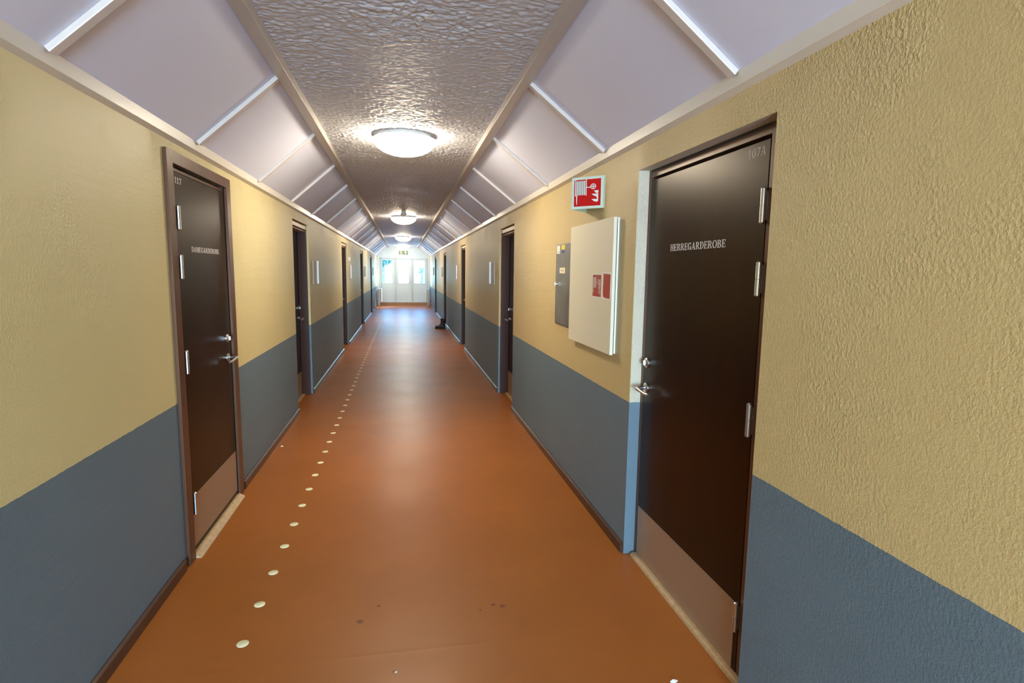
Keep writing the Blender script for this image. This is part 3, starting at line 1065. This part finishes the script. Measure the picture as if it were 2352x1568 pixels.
on_face(B_, dA, nA, LF, [R(0.080, 0.082, 0.910, 0.920)], M_RED, 'red_panel', 0.0004, sr)
pg = on_face(B_, dA, nA, LF, gp, M_PRINT, 'hose_gaps', 0.0008, sr)  # grey print filling the gaps between the white hose stripes
on_face(B_, dA, nA, LF, wp, M_SIGNW, 'pictogram', 0.0012, sr)
LF2 = (C_ - B_).length
on_face(B_, dC, nC, LF2, [R(0.08, 0.082, 0.910, 0.920)], M_RED, 'red_panel', 0.0004, sr)
on_face(B_, dC, nC, LF2, [[(1 - u, v) for u, v in q] for q in wp], M_SIGNW, 'pictogram', 0.0012, sr)

# ------------------------------------------------------------------ white hose cabinet
cb = empty('hose_cabinet', (WR, 3.39, 1.09), 'white wall cabinet with two red stickers under the fire hose sign', 'cabinet')
b = MB()
b.box(WR, WR - 0.010, 3.006, 3.785, 1.092, 1.862)
b.build('body', M_CABEDGE, cb, bevel=0.002)
b = MB()
b.box(WR - 0.010, WR - 0.024, 3.022, 3.775, 1.104, 1.850)
b.build('gasket', M_DARKGAP, cb)
b = MB()
b.box(WR - 0.024, WR - 0.043, 2.982, 3.795, 1.088, 1.862)
cdoor = b.build('cabinet_door', M_CAB, cb, bevel=0.0025)
XC = WR - 0.043
def plate(y0, y1, z0, z1, m, name, parent, x=None, th=0.0006):
    x = XC if x is None else x
    b = MB()
    b.box(x, x - th, y0, y1, z0, z1)
    return b.build(name, m, parent)
s1 = plate(3.142, 3.308, 1.404, 1.546, M_SIGNW, 'hose_sticker', cdoor)
def flat_poly(polys, y_left, y_right, z0, z1, x, m, name, parent, th=0.0004):
    b = MB()
    for k, q in enumerate(polys):
        e = th + 0.00002 * (k % 9)
        lo = [(x, y_left + (y_right - y_left) * u, z0 + (z1 - z0) * v) for u, v in q]
        hi = [(x - e, p[1], p[2]) for p in lo]
        n = len(q)
        b.add(lo + hi, [tuple(range(n)), tuple(range(n, 2 * n))] + [(i, (i + 1) % n, n + (i + 1) % n, n + i) for i in range(n)])
    return b.build(name, m, parent)
flat_poly([R(.03, .05, .93, .96)], 3.308, 3.142, 1.404, 1.546, XC - 0.0006, M_RED2, 'red_field', s1)
flat_poly([R(.06, .42, .42, .86), R(.42, .62, .56, .67), R(.06, .2, .14, .42)] + arc(.62, .66, .10, .13, .05, .05, 0, 360, 14) +
          [[(.66, .74), (.86, .78), (.88, .5), (.80, .38), (.70, .52)], [(.62, .42), (.90, .22), (.88, .34), (.68, .50)], [(.62, .24), (.90, .10), (.86, .18), (.68, .32)]],
          3.308, 3.142, 1.404, 1.546, XC - 0.0011, mat('faded_pictogram', (0.52, 0.38, 0.31), 0.5), 'pictogram', s1)
s2 = plate(2.996, 3.132, 1.400, 1.560, M_SIGNW, 'red_sticker', cdoor)
flat_poly([[(.12, .10), (.30, .06), (.90, .04), (.93, .90), (.10, .93), (.08, .30)]], 3.132, 2.996, 1.400, 1.560, XC - 0.0006, M_RED2, 'red_field', s2)

# ------------------------------------------------------------------ grey electrical cabinet
gb = empty('electrical_cabinet', (WR, 4.04, 1.155), 'narrow grey metal wall cabinet partly behind the white cabinet', 'cabinet')
b = MB()
b.box(WR, WR - 0.006, 3.80, 4.285, 1.152, 1.765)
b.build('body', M_GREY, gb, bevel=0.001)
b = MB()
b.box(WR - 0.006, WR - 0.012, 3.806, 4.279, 1.158, 1.759)
gd = b.build('cabinet_door', M_GREY, gb, bevel=0.001)
XG = WR - 0.012
l1 = plate(4.173, 4.262, 1.694, 1.756, M_SIGNW, 'white_label', gd, XG)
plate(4.19, 4.245, 1.704, 1.708, M_PRINT, 'print_line', l1, XG - 0.0006)
l2 = plate(4.040, 4.132, 1.722, 1.757, M_YELLAB, 'yellow_label', gd, XG)
plate(4.045, 4.130, 1.695, 1.719, M_BLULAB, 'blue_label', gd, XG)
l3 = plate(4.025, 4.168, 1.546, 1.588, M_CREAM, 'cream_label', gd, XG)
plate(4.055, 4.135, 1.563, 1.569, M_PRINT, 'print_line', l3, XG - 0.0006)
b = MB()
b.lathe([(0.014, 0), (0.014, -0.008), (0.009, -0.016)], (XG, 4.235, 1.462), 'x', 16)
b.box(XG - 0.012, XG - 0.022, 4.231, 4.239, 1.450, 1.474)
b.build('lock_knob', M_STEEL, gd)

# ------------------------------------------------------------------ exit sign and ceiling slot near the end
ex = empty('exit_sign', (0.03, YE, 2.255), 'green exit sign with running figure and upward arrow above the end doors', 'sign')
b = MB()
b.box(-0.175, 0.24, YE - 0.02, YE, 2.245, 2.435)
b.build('sign_plate', mat('exit_sign_pale_green', (0.62, 0.74, 0.60), 0.5), ex, bevel=0.002)
def ex_poly(polys, m, name, lift):
    b = MB()
    for k, q in enumerate(polys):
        e = 0.0008 + 0.00005 * (k % 5)
        lo = [(-0.175 + 0.415 * u, YE - 0.02 - lift, 2.245 + 0.19 * v) for u, v in q]
        hi = [(p[0], p[1] - e, p[2]) for p in lo]
        n = len(q)
        b.add(lo + hi, [tuple(range(n)), tuple(range(n, 2 * n))] + [(i, (i + 1) % n, n + (i + 1) % n, n + i) for i in range(n)])
    return b.build(name, m, ex)
ex_poly([R(.03, .06, .97, .94)], M_GREEN, 'green_field', 0)
ex_poly([R(.16, .12, .40, .88), [(.60, .52), (.72, .90), (.84, .52), (.765, .52), (.765, .10), (.675, .10), (.675, .52)]] +
        [[(.84, .52), (.90, .52), (.74, .96), (.70, .96), (.54, .52), (.60, .52), (.72, .85)]], M_GLOWB, 'arrow_and_doorway', 0.001)
ex_poly([arc(.36, .78, .035, .07, .034, .069, 0, 360, 10)[i] for i in range(10)] +
        [[(.28, .62), (.40, .70), (.42, .62), (.36, .40), (.28, .40)], [(.30, .42), (.24, .30), (.12, .22), (.13, .16), (.28, .24), (.36, .40)],
         [(.33, .42), (.44, .30), (.42, .12), (.47, .12), (.50, .32), (.40, .46)], [(.40, .66), (.50, .56), (.52, .60), (.42, .72)]], M_GREEN, 'running_figure', 0.002)

vt = MB()
dR_ = Vector((PRt[0] - PRa[0], PRt[1] - PRa[1])).normalized()
nR_ = Vector((-dR_.y, dR_.x)); nR_ = nR_ if nR_.y < 0 else -nR_
p0 = Vector(PRa) + dR_ * 0.17
p1 = Vector(PRa) + dR_ * 0.35
vt.prism([tuple(p0), tuple(p1), tuple(p1 + nR_ * 0.012), tuple(p0 + nR_ * 0.012)], 'y', 23.30, 23.42)
tag(vt.build('ceiling_vent', M_BLACK), 'small dark slotted vent on the sloping ceiling near the far end', 'vent')

# ------------------------------------------------------------------ floor markers
ORD = ['nearest', 'second', 'third', 'fourth', 'fifth', 'sixth', 'seventh', 'eighth', 'ninth', 'tenth', 'eleventh', 'twelfth', 'thirteenth', 'fourteenth', 'fifteenth', 'sixteenth', 'seventeenth', 'eighteenth', 'nineteenth', 'twentieth']
TENS = {2: 'twenty', 3: 'thirty', 4: 'forty', 5: 'fifty', 6: 'sixty'}
ONES = ['', 'first', 'second', 'third', 'fourth', 'fifth', 'sixth', 'seventh', 'eighth', 'ninth']
TENTHS = {3: 'thirtieth', 4: 'fortieth', 5: 'fiftieth', 6: 'sixtieth', 2: 'twentieth'}
def ordinal(k):
    if k < 20:
        return ORD[k]
    n = k + 1
    return TENTHS[n // 10] if n % 10 == 0 else TENS[n // 10] + '-' + ONES[n % 10]
b = MB()
b.lathe([(0.0005, 0.0), (0.0240, 0.0), (0.0240, 0.0012), (0.0215, 0.0024), (0.0005, 0.0028)], (0, 0, 0), 'z', 28, cap=False)
dot0 = b.build('floor_marker', M_DOT)
for k in range(60):
    o = dot0 if k == 0 else dot0.copy()
    if k:
        COL.objects.link(o)
    o.location = (-0.6705, 2.324 + 0.2818 * k, 0)
    lab = ('round pale yellow floor marker nearest the camera in its row' if k == 0 else
           'round pale yellow floor marker, %s from the near end of the row' % ordinal(k))
    tag(o, lab, 'floor marker', 'round floor markers in a row')

# ------------------------------------------------------------------ black boots
def boot(x, y, ang, label):
    rt = empty('boot', (0, 0, 0), label, 'boot', 'pair of black boots on the floor')
    def ell(cx, cz, rx, ry, n=20, tilt=0.0):
        return [Vector((cx + rx * math.cos(t), ry * math.sin(t), cz + tilt * math.cos(t))) for t in [2 * PI * k / n for k in range(n)]]
    b = MB()
    # toe points to +x locally; shaft
    b.rings([ell(-0.015, 0.035, 0.060, 0.038), ell(-0.012, 0.085, 0.058, 0.039), ell(-0.008, 0.12, 0.056, 0.041), ell(-0.012, 0.17, 0.055, 0.044), ell(-0.014, 0.215, 0.060, 0.048, tilt=0.006), ell(-0.012, 0.255, 0.068, 0.052, tilt=0.010), ell(-0.012, 0.262, 0.062, 0.046, tilt=0.010)], True)
    # foot
    def sec(x, w, h, z0=0.022, n=16):
        out = []
        for k in range(n):
            t = 2 * PI * k / n
            c, s_ = math.cos(t), math.sin(t)
            out.append(Vector((x, w * (abs(c) ** 0.8) * (1 if c >= 0 else -1), z0 + (h * (0.5 + 0.5 * s_)))))
        return out
    b.rings([sec(-0.078, 0.020, 0.05), sec(-0.066, 0.034, 0.075), sec(-0.03, 0.038, 0.105), sec(0.02, 0.041, 0.118), sec(0.055, 0.044, 0.098), sec(0.095, 0.048, 0.070), sec(0.135, 0.049, 0.058), sec(0.165, 0.043, 0.056), sec(0.185, 0.028, 0.044), sec(0.192, 0.012, 0.026)], True)
    b.build('upper', M_BOOT, rt)
    def outline(g, n=28):
        out = []
        for k in range(n):
            t = 2 * PI * k / n
            xx = 0.057 + 0.142 * math.cos(t)
            w = 0.040 + 0.012 * (1 if math.cos(t) > 0 else 0) * math.sin(PI * max(0, math.cos(t)))
            out.append((xx * 1.0, (w + g) * math.sin(t)))
        return out
    b = MB()
    b.rings([[Vector((p[0], p[1], z)) for p in outline(g)] for z, g in ((0.0, 0.0), (0.010, 0.004), (0.026, 0.005), (0.030, 0.0))], True)
    b.build('sole', M_BOOT, rt)
    b = MB()
    for k in range(5):
        xx, zz = 0.075 - k * 0.014, 0.108 + k * 0.028 if k > 1 else 0.112 + k * 0.014
        b.tube([(xx, -0.026, zz - 0.006), (xx + 0.004, 0, zz + 0.004), (xx, 0.026, zz - 0.006)], 0.003, 6)
    b.build('laces', M_LACE, rt)
    rt.location = (x, y, 0)
    rt.rotation_euler.z = ang
    return rt
boot(1.035, 15.20, PI - 0.05, 'black ankle boot with its toe towards the corridor middle, front one of the pair')
boot(1.045, 15.36, PI + 0.12, 'black ankle boot tucked just behind the front boot by the door jamb')

# ------------------------------------------------------------------ bits of litter
def litter(x, y, r, m, label, name):
    b = MB()
    n = 9
    pts = []
    for k in range(n):
        t = 2 * PI * k / n
        pts.append((x + r * random.uniform(.6, 1.15) * math.cos(t), y + 0.6 * r * random.uniform(.6, 1.1) * math.sin(t)))
    v = [(p[0], p[1], random.uniform(0.0005, 0.003)) for p in pts] + [(x, y, r * 0.45)] + [(p[0], p[1], 0.0) for p in pts]
    f = [(k, (k + 1) % n, n) for k in range(n)] + [(k, n + 1 + k, n + 1 + (k + 1) % n, (k + 1) % n) for k in range(n)] + [tuple(n + 1 + k for k in range(n))[::-1]]
    b.add(v, f)
    return tag(b.build(name, m, origin=(x, y, 0)), label, 'litter')
litter(-1.062, 5.067, 0.018, M_PAPER, 'tiny crumpled scrap of white paper against the skirting board', 'paper_scrap')
litter(1.003, 1.812, 0.018, M_PAPER, 'thin white paper scrap on the floor before the HERREGARDEROBE door', 'paper_scrap')
litter(-0.042, 2.045, 0.006, M_PAPER, 'tiny pale crumb on the brown floor near the camera', 'crumb')

# ------------------------------------------------------------------ outside, beyond the end doors
b = MB()
b.box(-60, 60, Y1 + 0.15, 120, -0.32, -0.12)
tag(b.build('ground', M_GRAVEL), kind='structure')
b = MB()
b.box(-60, 60, 44, 120, -0.12, -0.06)
tag(b.build('paving', M_GRASS), kind='structure')
def hedge(x0, x1, y, h, label):
    b = MB()
    nx_, nz = 46, 7
    for face in (0, 1):
        yy = y + (0 if face == 0 else 0.9)
        v, f = [], []
        for i in range(nx_ + 1):
            for j in range(nz + 1):
                v.append((x0 + (x1 - x0) * i / nx_, yy + random.uniform(-.08, .08), -0.08 + h * j / nz + (random.uniform(-.05, .05) if j else 0)))
        for i in range(nx_):
            for j in range(nz):
                a = i * (nz + 1) + j
                f.append((a, a + nz + 1, a + nz + 2, a + 1))
        b.add(v, f)
    n = (nx_ + 1) * (nz + 1)
    for i in range(nx_):
        a = i * (nz + 1) + nz
        b.f.append((a, a + nz + 1, n + a + nz + 1, n + a)); b.sm.append(False)
    return tag(b.build('hedge', M_HEDGE, origin=((x0 + x1) / 2, y, -0.08)), label, 'hedge')
rl = empty('railing', (0, 36, -0.06), 'grey outdoor railing seen through the panes of the end doors', 'railing')
b = MB()
b.box(-6, 6, 35.97, 36.03, 1.34, 1.40)
b.box(-6, 6, 35.98, 36.02, 0.55, 0.59)
b.build('rail', mat('grey_rail_paint', (0.22, 0.26, 0.27), 0.6), rl)
for k in range(5):
    b = MB()
    b.box(-5.03 + 2.5 * k, -4.97 + 2.5 * k, 35.97, 36.03, -0.12, 1.34)
    b.build('post', mat('grey_post_paint', (0.22, 0.26, 0.27), 0.6) if k == 0 else bpy.data.materials['grey_post_paint'], rl)
def tree(x, y, h, r, label, seed):
    rnd = random.Random(seed)
    rt = empty('tree', (x, y, -0.08), label, 'tree')
    b = MB()
    b.tube([(x, y, -0.1), (x + .1, y, h * .35), (x, y + .1, h * .7)], [0.22, 0.16, 0.07], 10)
    b.build('trunk', M_BARK, rt)
    b = MB()
    for k in range(1500 if r > 0.6 else 110):
        u, v = rnd.random() * 2 * PI, rnd.random() * 2 - 1
        rr = r * rnd.random() ** 0.33
        q = Vector((x + rr * math.sqrt(1 - v * v) * math.cos(u), y + rr * math.sqrt(1 - v * v) * math.sin(u), h * .72 + rr * v * 1.1))
        s = rnd.uniform(.10, .24) * (1 if r > 0.6 else 0.6)
        a = Vector((rnd.uniform(-1, 1), rnd.uniform(-1, 1), rnd.uniform(-1, 1))).normalized() * s
        c = a.cross(Vector((rnd.uniform(-1, 1), rnd.uniform(-1, 1), rnd.uniform(-1, 1)))).normalized() * s * .6
        b.add([q - a, q + c, q + a, q - c], [(0, 1, 2, 3)])
    b.build('foliage', M_LEAVES, rt)
tree(-1.75, 50, 4.1, 0.95, 'leafy tree outside, seen through the first pane of the end doors', 3)
tree(2.1, 66, 2.1, 0.40, 'small tree outside, seen through the last pane of the end doors', 5)
